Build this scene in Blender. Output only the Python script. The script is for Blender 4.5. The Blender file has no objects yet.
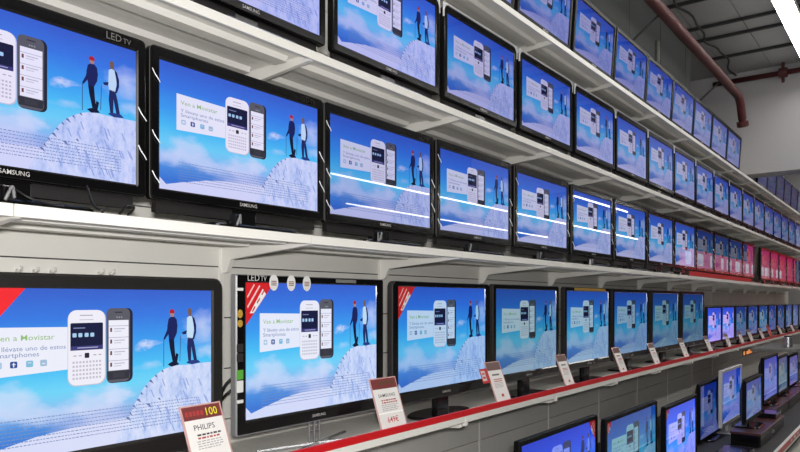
import bpy, bmesh, math, random
from mathutils import Vector, Matrix
random.seed(7)
C = bpy.context.scene.collection
EYE = 1.63
F = 700.0
TH = math.atan(522.0 / F)
CT = math.cos(TH)
HOR = 300.5
VPX = 922.0
def S(x):                       # pixel column -> distance along the wall per unit distance from the camera
    return 1 / math.tan(TH - math.atan((x - 400) / F))
def lin(c):
    c = c / 255.0
    return c / 12.92 if c <= 0.04045 else ((c + 0.055) / 1.055) ** 2.4
def rgb(r, g, b, a=1.0):
    return (lin(r), lin(g), lin(b), a)

# ------------------------------------------------------------------ materials
def new_mat(name):
    m = bpy.data.materials.new(name); m.use_nodes = True
    nt = m.node_tree; nt.nodes.clear()
    out = nt.nodes.new('ShaderNodeOutputMaterial')
    b = nt.nodes.new('ShaderNodeBsdfPrincipled')
    nt.links.new(b.outputs[0], out.inputs[0])
    return m, nt, b
def plain(name, col, rough=0.5, metal=0.0, noise=0.0, scale=8.0, spec=0.5, bump=0.0):
    m, nt, b = new_mat(name)
    b.inputs['Roughness'].default_value = rough
    b.inputs['Metallic'].default_value = metal
    b.inputs['Specular IOR Level'].default_value = spec
    b.inputs['Base Color'].default_value = col
    if noise > 0 or bump > 0:
        tc = nt.nodes.new('ShaderNodeTexCoord')
        n = nt.nodes.new('ShaderNodeTexNoise'); n.inputs['Scale'].default_value = scale
        n.inputs['Detail'].default_value = 4
        nt.links.new(tc.outputs['Object'], n.inputs['Vector'])
        if noise > 0:
            mx = nt.nodes.new('ShaderNodeMix'); mx.data_type = 'RGBA'
            mx.inputs[6].default_value = col
            mx.inputs[7].default_value = (col[0] * (1 - noise), col[1] * (1 - noise), col[2] * (1 - noise), 1)
            nt.links.new(n.outputs['Fac'], mx.inputs[0])
            nt.links.new(mx.outputs[2], b.inputs['Base Color'])
        if bump > 0:
            bp = nt.nodes.new('ShaderNodeBump'); bp.inputs['Strength'].default_value = bump
            nt.links.new(n.outputs['Fac'], bp.inputs['Height']); nt.links.new(bp.outputs[0], b.inputs['Normal'])
    return m
def emit(name, col, strength, base=None):
    m, nt, b = new_mat(name)
    b.inputs['Base Color'].default_value = base or (0.8, 0.8, 0.8, 1)
    b.inputs['Emission Color'].default_value = col
    b.inputs['Emission Strength'].default_value = strength
    return m
M = {}
M['white'] = plain('white_enamel', rgb(236, 234, 228), 0.42, noise=0.06, scale=3)
M['panel'] = plain('white_back_panel', rgb(230, 228, 221), 0.55, noise=0.10, scale=2.2)
M['groove'] = plain('panel_groove', rgb(70, 70, 68), 0.8)
M['red'] = plain('red_rail', rgb(205, 22, 30), 0.35, noise=0.1, scale=4)
M['reddull'] = emit('red_sign_glow', rgb(205, 6, 26), 1.0, rgb(150, 8, 24))  # emission added so the sign shows in the far screens
M['white_sign_glow'] = emit('white_sign_glow', rgb(240, 225, 225), .8)
M['bezel'] = plain('black_gloss_plastic', rgb(13, 12, 13), 0.12, noise=0.2, scale=5)
M['bezel_dull'] = plain('black_satin_plastic', rgb(5, 5, 5), 0.5, noise=0.2, spec=0.15)
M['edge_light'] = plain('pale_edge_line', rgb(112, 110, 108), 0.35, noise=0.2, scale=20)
M['bezel_matte'] = plain('charcoal_plastic', rgb(30, 28, 27), 0.4, noise=0.2, scale=20)
M['bezel_white'] = plain('white_plastic', rgb(205, 203, 200), 0.3, noise=0.05)
M['edge'] = plain('dark_edge_plastic', rgb(50, 48, 47), 0.3, noise=0.1)
M['chrome'] = plain('chrome_edge', rgb(132, 132, 134), 0.35, metal=0.0, noise=0.1)
M['back'] = plain('dark_back_shell', rgb(26, 24, 24), 0.55, noise=0.3, scale=12)
M['stand'] = plain('black_stand', rgb(15, 14, 15), 0.15, noise=0.2, scale=9)
M['film_highlight'] = plain('wrap_highlight_white', rgb(246, 248, 250), 0.15, noise=0.12, scale=30)  # opaque white, puts the bright highlights of the wrap into its colour
M['mark'] = plain('silver_lettering', rgb(190, 188, 186), 0.4)
M['cable'] = plain('black_cable', rgb(14, 14, 15), 0.5, noise=0.1)
M['pipe'] = plain('red_brown_pipe', rgb(78, 28, 31), 0.6, noise=0.25, scale=6)
M['ceil'] = plain('grey_ceiling_sheet', rgb(150, 150, 150), 0.85, noise=0.15, scale=1.5)
M['beam'] = plain('dark_steel', rgb(40, 40, 42), 0.6, noise=0.2)
M['upper'] = plain('grey_upper_wall', rgb(84, 87, 86), 0.85, noise=0.15, scale=1.2)
M['bulk'] = plain('pale_bulkhead', rgb(170, 168, 170), 0.8, noise=0.12, scale=0.9)
M['floor'] = plain('shop_floor', rgb(176, 173, 166), 0.45, noise=0.12, scale=1.5)
M['wood'] = plain('brown_veneer', rgb(84, 42, 34), 0.3, noise=0.35, scale=7)
M['grey'] = plain('grey_board', rgb(120, 120, 116), 0.5, noise=0.15, scale=4)
M['acrylic'] = plain('clear_acrylic', rgb(214, 170, 166), 0.12, noise=0.1)
M['silver'] = plain('silver_can', rgb(190, 192, 196), 0.25, metal=0.9, noise=0.1)
M['tube'] = emit('tube_glow', (1.0, 0.98, 0.93, 1), 20.0)
M['tube_far'] = emit('far_tube_glow', (1.0, 0.98, 0.95, 1), 18.0)
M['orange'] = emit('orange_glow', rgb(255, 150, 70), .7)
M['sticker'] = plain('paper_sticker', rgb(226, 226, 222), 0.5, noise=0.05)
M['gold'] = plain('gold_sticker', rgb(190, 150, 60), 0.35, noise=0.1)
M['green'] = plain('green_sticker', rgb(90, 170, 60), 0.5, noise=0.1)

def attr_mat(name, rough):      # printed card: colour held per face in the mesh
    m, nt, b = new_mat(name)
    at = nt.nodes.new('ShaderNodeAttribute'); at.attribute_name = 'Col'
    nt.links.new(at.outputs['Color'], b.inputs['Base Color']); b.inputs['Roughness'].default_value = rough
    return m
M['card'] = attr_mat('printed_card', 0.5)

def screen_base(name):
    m, nt, b = new_mat(name)
    b.inputs['Base Color'].default_value = (0.004, 0.004, 0.005, 1)
    b.inputs['Roughness'].default_value = 0.012
    b.inputs['Emission Strength'].default_value = 1.0
    m.cycles.emission_sampling = 'NONE'
    oi = nt.nodes.new('ShaderNodeObjectInfo')
    mul = nt.nodes.new('ShaderNodeMix'); mul.data_type = 'RGBA'; mul.blend_type = 'MULTIPLY'; mul.inputs[0].default_value = 1
    nt.links.new(oi.outputs['Color'], mul.inputs[7])
    nt.links.new(mul.outputs[2], b.inputs['Emission Color'])
    return m, nt, mul.inputs[6]
def nmath(nt, op, a, b=None, clamp=False):
    n = nt.nodes.new('ShaderNodeMath'); n.operation = op; n.use_clamp = clamp
    for i, v in enumerate((a, b)):
        if v is None: continue
        if isinstance(v, (int, float)): n.inputs[i].default_value = v
        else: nt.links.new(v, n.inputs[i])
    return n.outputs[0]
def nmix(nt, fac, a, b):
    n = nt.nodes.new('ShaderNodeMix'); n.data_type = 'RGBA'
    nt.links.new(fac, n.inputs[0])
    for i, v in ((6, a), (7, b)):
        if isinstance(v, tuple): n.inputs[i].default_value = v
        else: nt.links.new(v, n.inputs[i])
    return n.outputs[2]
def sky_mat():
    m, nt, dst = screen_base('screen_sky_picture')
    uv = nt.nodes.new('ShaderNodeUVMap'); uv.uv_map = 'UV'
    noi = nt.nodes.new('ShaderNodeTexNoise'); noi.inputs['Scale'].default_value = 11; noi.inputs['Detail'].default_value = 5
    nt.links.new(uv.outputs[0], noi.inputs['Vector'])
    sep = nt.nodes.new('ShaderNodeSeparateXYZ'); nt.links.new(uv.outputs[0], sep.inputs[0])
    sepn = nt.nodes.new('ShaderNodeSeparateColor'); nt.links.new(noi.outputs['Color'], sepn.inputs[0])
    u, v = sep.outputs[0], nmath(nt, 'SUBTRACT', 1.0, sep.outputs[1])
    du = nmath(nt, 'MULTIPLY', nmath(nt, 'SUBTRACT', sepn.outputs[0], 0.5), 0.16)
    dv = nmath(nt, 'MULTIPLY', nmath(nt, 'SUBTRACT', sepn.outputs[1], 0.5), 0.16)
    un, vn = nmath(nt, 'ADD', u, du), nmath(nt, 'ADD', v, dv)
    ramp = nt.nodes.new('ShaderNodeValToRGB')
    e = ramp.color_ramp.elements
    stops = [(0.0, (58, 98, 204)), (0.18, (58, 122, 226)), (0.36, (62, 160, 240)), (0.50, (78, 194, 246)), (0.62, (112, 212, 248)), (0.75, (140, 190, 240)), (0.82, (80, 146, 224)), (0.92, (60, 120, 212)), (1.0, (80, 130, 215))]
    e[0].position, e[0].color = stops[0][0], rgb(*stops[0][1])
    e[1].position, e[1].color = stops[-1][0], rgb(*stops[-1][1])
    for p, c in stops[1:-1]:
        k = e.new(p); k.color = rgb(*c)
    wob = nmath(nt, 'ADD', v, nmath(nt, 'MULTIPLY', dv, 0.35))
    nt.links.new(wob, ramp.inputs[0])
    col = ramp.outputs[0]
    def blob(col, cu, cv, ru, rv, c, soft=0.5, amt=1.0):
        a = nmath(nt, 'DIVIDE', nmath(nt, 'SUBTRACT', un, cu), ru)
        b = nmath(nt, 'DIVIDE', nmath(nt, 'SUBTRACT', vn, cv), rv)
        d = nmath(nt, 'SQRT', nmath(nt, 'ADD', nmath(nt, 'MULTIPLY', a, a), nmath(nt, 'MULTIPLY', b, b)))
        f = nmath(nt, 'DIVIDE', nmath(nt, 'SUBTRACT', 1.0, d), soft, True)
        f = nmath(nt, 'MULTIPLY', f, amt)
        return nmix(nt, f, col, rgb(*c))
    cl = (216, 224, 250)
    for a in [(0.15, 0.66, 0.12, 0.12, cl, 0.6, 0.6), (0.08, 0.74, 0.13, 0.09, cl, 0.7, 0.6), (0.24, 0.75, 0.12, 0.07, cl, 0.8, 0.6),
              (0.48, 0.72, 0.14, 0.13, cl, 0.6, 0.6), (0.55, 0.68, 0.07, 0.10, cl, 0.6, 0.6), (0.38, 0.77, 0.12, 0.07, cl, 0.8, 0.6),
              (0.50, 0.86, 0.22, 0.15, (205, 212, 246), 0.8, 0.8),
              (0.96, 0.27, 0.10, 0.14, cl, 0.9, 0.6), (0.99, 0.44, 0.08, 0.06, cl, 0.9, 0.5), (0.69, 0.37, 0.06, 0.025, cl, 0.9, 0.8),
              (0.70, 0.52, 0.07, 0.05, cl, 0.9, 0.4)]:
        col = blob(col, *a)
    nt.links.new(col, dst)
    return m
def mountain_mat():
    m, nt, dst = screen_base('screen_mountain_picture')
    uv = nt.nodes.new('ShaderNodeUVMap'); uv.uv_map = 'UV'
    mp = nt.nodes.new('ShaderNodeMapping'); mp.inputs['Scale'].default_value = (20, 5, 1); mp.inputs['Rotation'].default_value = (0, 0, -0.35)
    nt.links.new(uv.outputs[0], mp.inputs[0])
    noi = nt.nodes.new('ShaderNodeTexNoise'); noi.inputs['Scale'].default_value = 1.3; noi.inputs['Detail'].default_value = 6; noi.inputs['Roughness'].default_value = 0.7
    nt.links.new(mp.outputs[0], noi.inputs['Vector'])
    ramp = nt.nodes.new('ShaderNodeValToRGB')
    e = ramp.color_ramp.elements
    e[0].position, e[0].color = 0.30, rgb(136, 160, 220)
    e[1].position, e[1].color = 0.62, rgb(218, 226, 250)
    k = e.new(0.45); k.color = rgb(192, 208, 246)
    nt.links.new(noi.outputs['Fac'], ramp.inputs[0]); nt.links.new(ramp.outputs[0], dst)
    return m
def print_mat():
    m, nt, dst = screen_base('screen_flat_picture')
    at = nt.nodes.new('ShaderNodeAttribute'); at.attribute_name = 'Col'
    nt.links.new(at.outputs['Color'], dst)
    return m
M['sky'], M['mtn'], M['pic'] = sky_mat(), mountain_mat(), print_mat()

# ------------------------------------------------------------------ object helpers
def children(o): return [c for c in o.children]
def obj(name, mesh, parent=None, loc=None, color=None):
    o = bpy.data.objects.new(name, mesh); C.objects.link(o)
    if parent: o.parent = parent
    if loc: o.location = loc
    if color: o.color = color
    return o
def thing(name, label, cat, loc=(0, 0, 0), rotz=0.0, group=None):
    o = bpy.data.objects.new(name, None); C.objects.link(o); o.empty_display_size = 0.05
    o.location = loc; o.rotation_euler = (0, 0, rotz)
    tag(o, label, cat, group); return o
def tag(o, label, cat, group=None):
    o['label'] = label; o['category'] = cat
    if group: o['group'] = group
    return o
def struct(name, mesh, parent=None, loc=None):
    o = obj(name, mesh, parent, loc)
    if not parent: o['kind'] = 'structure'
    return o
class MB:
    def __init__(self): self.v = []; self.f = []; self.m = []
    def box(self, x0, x1, y0, y1, z0, z1, mi=0):
        b = len(self.v)
        self.v += [(x, y, z) for x in (x0, x1) for y in (y0, y1) for z in (z0, z1)]
        for q in ((0, 1, 3, 2), (4, 6, 7, 5), (0, 4, 5, 1), (2, 3, 7, 6), (0, 2, 6, 4), (1, 5, 7, 3)):
            self.f.append([b + i for i in q]); self.m.append(mi)
        return self
    def prism(self, pts, axis, a, b, mi=0):     # pts in the two other axes (cyclic order)
        n = len(pts); o = len(self.v)
        for t in (a, b):
            for p in pts:
                self.v.append((t, p[0], p[1]) if axis == 0 else (p[0], t, p[1]) if axis == 1 else (p[0], p[1], t))
        self.f.append([o + i for i in range(n)][::-1]); self.m.append(mi)
        self.f.append([o + n + i for i in range(n)]); self.m.append(mi)
        for i in range(n):
            j = (i + 1) % n
            self.f.append([o + i, o + j, o + n + j, o + n + i]); self.m.append(mi)
        return self
    def loft(self, loops, mis=None, cap0=False, cap1=False, mi=0):
        o = len(self.v); n = len(loops[0])
        for l in loops: self.v += list(l)
        for k in range(len(loops) - 1):
            for i in range(n):
                j = (i + 1) % n
                self.f.append([o + k * n + i, o + k * n + j, o + (k + 1) * n + j, o + (k + 1) * n + i])
                self.m.append(mis[k] if mis else mi)
        if cap0: self.f.append([o + i for i in range(n)][::-1]); self.m.append(mis[0] if mis else mi)
        if cap1: self.f.append([o + (len(loops) - 1) * n + i for i in range(n)]); self.m.append(mis[-1] if mis else mi)
        return self
    def tube(self, pts, r, n=8, mi=0):
        pts = [Vector(p) for p in pts]; loops = []
        for i, p in enumerate(pts):
            d = (pts[min(i + 1, len(pts) - 1)] - pts[max(i - 1, 0)]).normalized()
            up = Vector((0, 0, 1)) if abs(d.z) < 0.9 else Vector((1, 0, 0))
            a = d.cross(up).normalized(); b = d.cross(a).normalized()
            loops.append([tuple(p + r * (math.cos(2 * math.pi * k / n) * a + math.sin(2 * math.pi * k / n) * b)) for k in range(n)])
        return self.loft(loops, None, True, True, mi)
    def mesh(self, name, mats, bevel=0.0, smooth=False):
        me = bpy.data.meshes.new(name); me.from_pydata(self.v, [], self.f)
        for m in mats: me.materials.append(m)
        me.polygons.foreach_set('material_index', self.m)
        bm = bmesh.new(); bm.from_mesh(me)
        bmesh.ops.recalc_face_normals(bm, faces=bm.faces)
        if bevel > 0:
            bmesh.ops.bevel(bm, geom=[e for e in bm.edges if len(e.link_faces) == 2 and e.calc_face_angle(0) > 0.6], offset=bevel, segments=2, profile=0.6, affect='EDGES')
        bm.to_mesh(me); bm.free()
        if smooth: me.shade_smooth()
        me.update(); return me
def rrect(y0, y1, z0, z1, r, n=4, rb=None):
    out = []; t, rb = r, (r if rb is None else rb)
    for cy, cz, a0, r in ((y1 - t, z1 - t, 0, t), (y0 + t, z1 - t, 90, t), (y0 + rb, z0 + rb, 180, rb), (y1 - rb, z0 + rb, 270, rb)):
        for k in range(n + 1):
            a = math.radians(a0 + 90 * k / n); out.append((cy + r * math.cos(a), cz + r * math.sin(a)))
    return out
def smooth_path(pts, n=6):      # Catmull-Rom through the points
    P = [Vector(p) for p in pts]; P = [P[0] * 2 - P[1]] + P + [P[-1] * 2 - P[-2]]; out = []
    for i in range(1, len(P) - 2):
        for k in range(n):
            t = k / n
            out.append(0.5 * ((2 * P[i]) + (P[i + 1] - P[i - 1]) * t + (2 * P[i - 1] - 5 * P[i] + 4 * P[i + 1] - P[i + 2]) * t * t + (3 * P[i] - P[i - 1] - 3 * P[i + 1] + P[i + 2]) * t ** 3))
    out.append(P[-2]); return out

# ------------------------------------------------------------------ lettering
_txt = {}
def text2d(s):
    if s in _txt: return _txt[s]
    cu = bpy.data.curves.new('t', 'FONT'); cu.body = s; cu.resolution_u = 2; cu.offset = 0.002
    o = bpy.data.objects.new('t', cu); C.objects.link(o)
    dg = bpy.context.evaluated_depsgraph_get(); dg.update()
    me = bpy.data.meshes.new_from_object(o.evaluated_get(dg))
    vs = [(v.co.x, v.co.y) for v in me.vertices]; fs = [list(p.vertices) for p in me.polygons]
    bpy.data.objects.remove(o); bpy.data.curves.remove(cu); bpy.data.meshes.remove(me)
    x0 = min(v[0] for v in vs); x1 = max(v[0] for v in vs); 
    _txt[s] = ([((v[0] - x0) / (x1 - x0), v[1]) for v in vs], fs, (x1 - x0))
    return _txt[s]
class Pic:                       # a flat picture built of coloured polygons in (u right, v down), each layer a hair above the last
    STEP = 0.00012
    def __init__(self, aspect=1.77, dx=1.0, y0=-0.5, z0=0.5, w=1.0, h=1.0):
        self.v = []; self.f = []; self.c = []; self.mi = []; self.a = aspect; self.y0 = y0; self.z0 = z0; self.w = w; self.h = h
    def P(self, u, v, l): return (l * self.STEP, self.y0 + u * self.w, self.z0 - v * self.h)
    def poly(self, pts, col, layer, mi=0):
        o = len(self.v); self.v += [self.P(u, v, layer) for u, v in pts]
        self.f.append(list(range(o, o + len(pts)))); self.c.append(col); self.mi.append(mi)
    def rect(self, u0, v0, u1, v1, col, layer, mi=0): self.poly([(u0, v0), (u1, v0), (u1, v1), (u0, v1)], col, layer, mi)
    def rr(self, u0, v0, u1, v1, r, col, layer, n=4, ra=None):
        rv = r * self.a; pts = []
        for cu, cv, a0 in ((u1 - r, v0 + rv, -90), (u1 - r, v1 - rv, 0), (u0 + r, v1 - rv, 90), (u0 + r, v0 + rv, 180)):
            for k in range(n + 1):
                a = math.radians(a0 + 90 * k / n); pts.append((cu + r * math.cos(a), cv + rv * math.sin(a)))
        self.poly(pts, col, layer)
    def text(self, s, u, v, width, col, layer, tall=1.0, skew=0.0):   # v = baseline
        vs, fs, L = text2d(s); k = width / L * self.a * tall; o = len(self.v)
        self.v += [self.P(u + x * width, v - y * k + skew * x, layer) for x, y in vs]
        for f in fs: self.f.append([o + i for i in f]); self.c.append(col); self.mi.append(0)
    def mesh(self, name, mats):
        me = bpy.data.meshes.new(name); me.from_pydata(self.v, [], self.f)
        for m in mats: me.materials.append(m)
        me.polygons.foreach_set('material_index', self.mi)
        ca = me.color_attributes.new('Col', 'FLOAT_COLOR', 'CORNER'); uvl = me.uv_layers.new(name='UV')
        for p, c in zip(me.polygons, self.c):
            for li in p.loop_indices:
                ca.data[li].color = c
                co = me.vertices[me.loops[li].vertex_index].co
                uvl.data[li].uv = ((co.y - self.y0) / self.w, 1 - (self.z0 - co.z) / self.h)
        bm = bmesh.new(); bm.from_mesh(me)
        for f in bm.faces:
            if f.normal.x < 0: f.normal_flip()
        bmesh.ops.triangulate(bm, faces=[f for f in bm.faces if len(f.verts) > 4])
        bm.to_mesh(me); bm.free(); me.update(); return me

def screen_picture():
    p = Pic(1.77)
    p.rect(0, 0, 1, 1, rgb(0, 0, 0), 0, 1)
    snow = rgb(216, 221, 248)
    p.poly([(0, 1), (0, .905), (.018, .93), (.036, .958), (.07, .945), (.12, .925), (.18, .905), (.25, .88), (.31, .868), (.40, .855), (.50, .85), (.60, .845), (.62, 1)], snow, 1)
    mt = [(.552, 1), (.565, .955), (.585, .90), (.60, .845), (.622, .80), (.632, .76), (.652, .715), (.668, .672), (.69, .63), (.71, .60), (.735, .572), (.765, .548), (.79, .534), (.83, .527), (.88, .53), (.93, .526), (1, .523), (1, 1)]
    p.poly(mt, snow, 2, 2)
    rock = rgb(104, 120, 172)
    for i, (u, v) in enumerate([(.60, .842), (.612, .815), (.628, .77), (.645, .73), (.66, .69), (.682, .645), (.70, .612), (.725, .582), (.755, .553), (.69, .77), (.74, .74)]):
        q = 1 if i % 3 else 1.7; p.poly([(u - .003 * q, v + .006), (u + .002, v - .004), (u + .005 * q, v), (u + .010 * q, v + .016 * q), (u + .004, v + .014)], rock, 3)
    blue = rgb(150, 172, 226)
    rnd = random.Random(3)
    for i in range(26):
        u = rnd.uniform(.66, .97); v = rnd.uniform(.60, .95); 
        if v < .56 + max(0, (.72 - u)) * 2.2: continue
        p.poly([(u, v), (u + .006, v + .002), (u + .02, v + .06), (u + .012, v + .05)], blue, 3)
    ink = rgb(126, 144, 190)
    for k in range(8):                               # unreadable small print: rows of tiny marks
        v = .766 + .0215 * k; u = .10
        while u < .93:
            L = rnd.uniform(.004, .013)
            p.rect(u, v, min(u + L, .93), v + .0055, ink, 4)
            u += L + .004
        if k > 5: pass
    p.poly([(.09, .226), (.405, .236), (.40, .492), (.09, .515)], rgb(236, 238, 250), 4)
    p.text('Ven a Movistar', .112, .306, .205, rgb(150, 190, 120), 5, 0.80)
    g = rgb(128, 146, 186)
    p.text('Y ll\u00e9vate uno de estos', .112, .366, .245, g, 5, 0.80)
    p.text('Smartphones', .112, .402, .15, g, 5, 0.78)
    for u, c in ((.115, (170, 200, 226)), (.165, (50, 80, 150)), (.218, (130, 190, 220)), (.266, (160, 190, 215))):
        p.rr(u, .425, u + .024, .463, .004, rgb(*c), 5, 2)
    p.rect(.175, .432, .179, .458, rgb(236, 238, 250), 6); p.rect(.171, .440, .184, .444, rgb(236, 238, 250), 6)
    p.rect(.121, .436, .133, .452, rgb(236, 238, 250), 6); p.rect(.224, .436, .236, .440, rgb(236, 238, 250), 6); p.rect(.272, .445, .284, .45, rgb(236, 238, 250), 6)
    # dark phone
    p.rr(.514, .122, .624, .606, .022, rgb(38, 38, 52), 5)
    p.rr(.514, .122, .612, .602, .020, rgb(92, 92, 102), 6)
    p.poly([(.516, .53), (.612, .53), (.608, .585), (.52, .585)], rgb(52, 52, 62), 7)
    p.rect(.548, .145, .58, .152, rgb(46, 46, 56), 7); p.text('o o o', .555, .185, .024, rgb(200, 200, 206), 7)
    p.rect(.523, .20, .606, .525, rgb(238, 238, 250), 7)
    for k, v in enumerate((.235, .31, .385, .46)):
        p.rect(.523, v, .606, v + .004, rgb(176, 176, 200), 8); p.rect(.529, v + .014, .537, v + .04, rgb(120, 70, 76), 8)
        p.rect(.545, v + .018, .59, v + .024, rgb(180, 182, 200), 8); p.rect(.545, v + .034, .575, v + .04, rgb(196, 198, 214), 8)
    p.rect(.54, .54, .59, .575, rgb(60, 60, 70), 8)
    # white phone
    p.rr(.364, .134, .512, .604, .030, rgb(200, 196, 214), 6)
    p.rr(.366, .132, .508, .598, .030, rgb(240, 238, 248), 7)
    p.rect(.41, .162, .46, .168, rgb(170, 166, 178), 8); p.rect(.408, .19, .462, .195, rgb(196, 192, 204), 8)
    p.rr(.374, .212, .500, .382, .004, rgb(24, 28, 62), 8, 2)
    p.rect(.374, .355, .500, .382, rgb(62, 60, 120), 9)
    for u in (.382, .404, .428, .450): p.rr(u, .275, u + .015, .30, .002, rgb(170, 206, 240), 9, 1)
    p.rect(.385, .24, .43, .247, rgb(120, 130, 170), 9); p.rect(.40, .364, .48, .37, rgb(170, 170, 210), 10)
    p.rr(.428, .40, .446, .432, .003, rgb(44, 40, 52), 8, 2)
    for u in (.385, .405, .462, .482): p.rect(u, .412, u + .012, .419, rgb(176, 172, 184), 8)
    for r in range(5):
        for c in range(9): p.rect(.382 + c * .0128, .45 + r * .025, .390 + c * .0128, .463 + r * .025, rgb(196, 192, 206), 8)
    # two skiers
    navy, dk, red, skin = rgb(26, 34, 92), rgb(20, 24, 52), rgb(176, 30, 44), rgb(176, 130, 120)
    p.poly([(.790, .150), (.795, .135), (.806, .132), (.814, .142), (.815, .162), (.792, .162)], red, 5)
    p.poly([(.793, .160), (.813, .160), (.812, .185), (.798, .19)], skin, 5)
    p.poly([(.786, .20), (.797, .186), (.814, .186), (.825, .205), (.829, .25), (.826, .30), (.812, .345), (.788, .345), (.784, .29), (.780, .25)], navy, 6)
    p.poly([(.786, .21), (.792, .24), (.784, .31), (.776, .325), (.768, .345), (.762, .335), (.768, .315), (.778, .28)], navy, 7)
    p.poly([(.787, .34), (.812, .335), (.816, .42), (.822, .50), (.806, .505), (.80, .46), (.792, .40)], dk, 6)
    p.poly([(.822, .44), (.834, .45), (.828, .50), (.816, .505)], dk, 6)
    p.poly([(.782, .516), (.80, .500), (.826, .500), (.838, .522), (.80, .534)], dk, 7)
    p.poly([(.762, .34), (.765, .34), (.765, .53), (.762, .53)], rgb(60, 80, 130), 5)
    p.poly([(.843, .32), (.846, .32), (.842, .50), (.839, .50)], rgb(60, 80, 130), 5)
    p.poly([(.879, .142), (.886, .126), (.896, .128), (.900, .15), (.897, .185), (.884, .185)], rgb(120, 90, 80), 5)
    p.poly([(.876, .195), (.888, .182), (.908, .19), (.912, .25), (.905, .345), (.878, .34), (.874, .30)], rgb(196, 222, 244), 6)
    p.poly([(.900, .18), (.913, .20), (.922, .25), (.922, .30), (.912, .35), (.903, .35), (.912, .29), (.908, .24)], navy, 7)
    p.poly([(.876, .285), (.872, .31), (.856, .312), (.85, .298), (.862, .29)], navy, 7)
    p.poly([(.879, .335), (.906, .34), (.915, .40), (.926, .50), (.910, .505), (.902, .44), (.897, .40), (.896, .50), (.882, .50), (.876, .41)], rgb(34, 42, 96), 6)
    p.poly([(.872, .515), (.886, .498), (.93, .50), (.944, .52), (.90, .53)], rgb(40, 60, 130), 7)
    return p.mesh('screen_picture', [M['pic'], M['sky'], M['mtn']])
SCREEN = screen_picture()

# ------------------------------------------------------------------ television
def text_plate(s, y, z, width, mat, x=0.0006, name='brand_mark', tall=1.0, spread=1.0):
    vs, fs, L = text2d(s); k = width / L * tall
    me = bpy.data.meshes.new(name); me.from_pydata([(x, y + a * width, z + b * k) for a, b in vs], [], fs); me.materials.append(mat)
    bm = bmesh.new(); bm.from_mesh(me)
    for f in bm.faces:
        if f.normal.x < 0: f.normal_flip()
    bm.to_mesh(me); bm.free(); return me
def frame_mesh(W, H, bs, bt, bb, r, zb, mats, depth=0.035):
    y0, y1, z0, z1 = -W / 2, W / 2, zb, zb + H
    def lerp(t, ro, ri): return rrect(y0 - bs * (1 - t), y1 + bs * (1 - t), z0 - bb * (1 - t), z1 + bt * (1 - t), ro + (ri - ro) * t, 4, min(ro, .015) * (1 - t) + ri * t)
    prof = [(0, -depth), (0, -0.011), (0, -0.006), (0.10, -0.001), (0.16, 0.0), (0.86, 0.0), (1, -0.004), (1, -0.012)]
    loops = [[(x, a, b) for a, b in lerp(t, r, 0.002)] for t, x in prof]
    return MB().loft(loops, [1, 2, 1, 0, 0, 0, 0]).mesh('frame', mats)
def back_mesh(W, H, bs, bt, bb, zb, depth=0.035, chin=0.0):
    y0, y1, z0, z1 = -W / 2 - bs * .8, W / 2 + bs * .8, zb - bb * .8, zb + H + bt * .8
    a = [(-depth * .75, y, z) for y, z in rrect(y0, y1, z0, z1, .02)]
    b = [(-depth - .004, y, z) for y, z in rrect(y0, y1, z0, z1, .02)]
    c = [(-depth - .045, y, z) for y, z in rrect(y0 + .10, y1 - .10, z0 + .05, z1 - .09, .04)]
    m = MB().loft([a, b, c], None, True, True)
    if chin > 0: m.box(-depth - .02, -depth * .75, y0 + .03, y1 - .03, z0 - chin, z0 + .02)
    return m.mesh('back_cover', [M['back']])
def film_mesh(W, H, bs, bt, bb, r, zb):          # wrap along the top edge and both corners, its highlight coloured in white
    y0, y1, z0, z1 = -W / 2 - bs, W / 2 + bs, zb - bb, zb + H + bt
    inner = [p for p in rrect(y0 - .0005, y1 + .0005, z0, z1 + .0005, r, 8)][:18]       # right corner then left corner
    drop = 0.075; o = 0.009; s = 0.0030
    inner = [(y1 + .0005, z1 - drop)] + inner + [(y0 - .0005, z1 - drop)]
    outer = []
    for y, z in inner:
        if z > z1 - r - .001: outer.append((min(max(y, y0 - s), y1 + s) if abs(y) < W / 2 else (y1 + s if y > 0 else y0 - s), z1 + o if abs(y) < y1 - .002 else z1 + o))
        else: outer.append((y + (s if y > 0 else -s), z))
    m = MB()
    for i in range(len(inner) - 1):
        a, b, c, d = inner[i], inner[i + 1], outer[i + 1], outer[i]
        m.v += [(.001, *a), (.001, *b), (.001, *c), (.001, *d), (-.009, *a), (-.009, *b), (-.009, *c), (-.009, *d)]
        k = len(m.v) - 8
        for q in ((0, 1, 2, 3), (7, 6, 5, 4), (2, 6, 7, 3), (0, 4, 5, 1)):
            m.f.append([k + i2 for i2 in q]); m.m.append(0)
    return m.mesh('edge_wrap_highlight', [M['film_highlight']])
def highlight_curl_meshes(W, H, bs, zb, seed):               # white tubes shaped as the curved highlights on the side bezel
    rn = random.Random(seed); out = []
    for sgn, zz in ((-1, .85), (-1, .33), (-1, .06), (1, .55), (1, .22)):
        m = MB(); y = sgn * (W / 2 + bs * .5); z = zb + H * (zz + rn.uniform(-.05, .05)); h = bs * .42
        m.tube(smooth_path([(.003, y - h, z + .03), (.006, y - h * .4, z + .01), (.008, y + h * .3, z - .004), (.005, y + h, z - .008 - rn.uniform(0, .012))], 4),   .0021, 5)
        out.append(m.mesh('highlight_curl', [M['film_highlight']], smooth=True))
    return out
def neck_mesh(zb, bb, w=.14):
    return MB().loft([[(-.045 + a, b, z) for a, b in rrect(-.02, .02, -w / 2, w / 2, .012, 3)] for z in (.014, zb - bb + .02)], None, True, True).mesh('stand_neck', [M['stand']])
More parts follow.
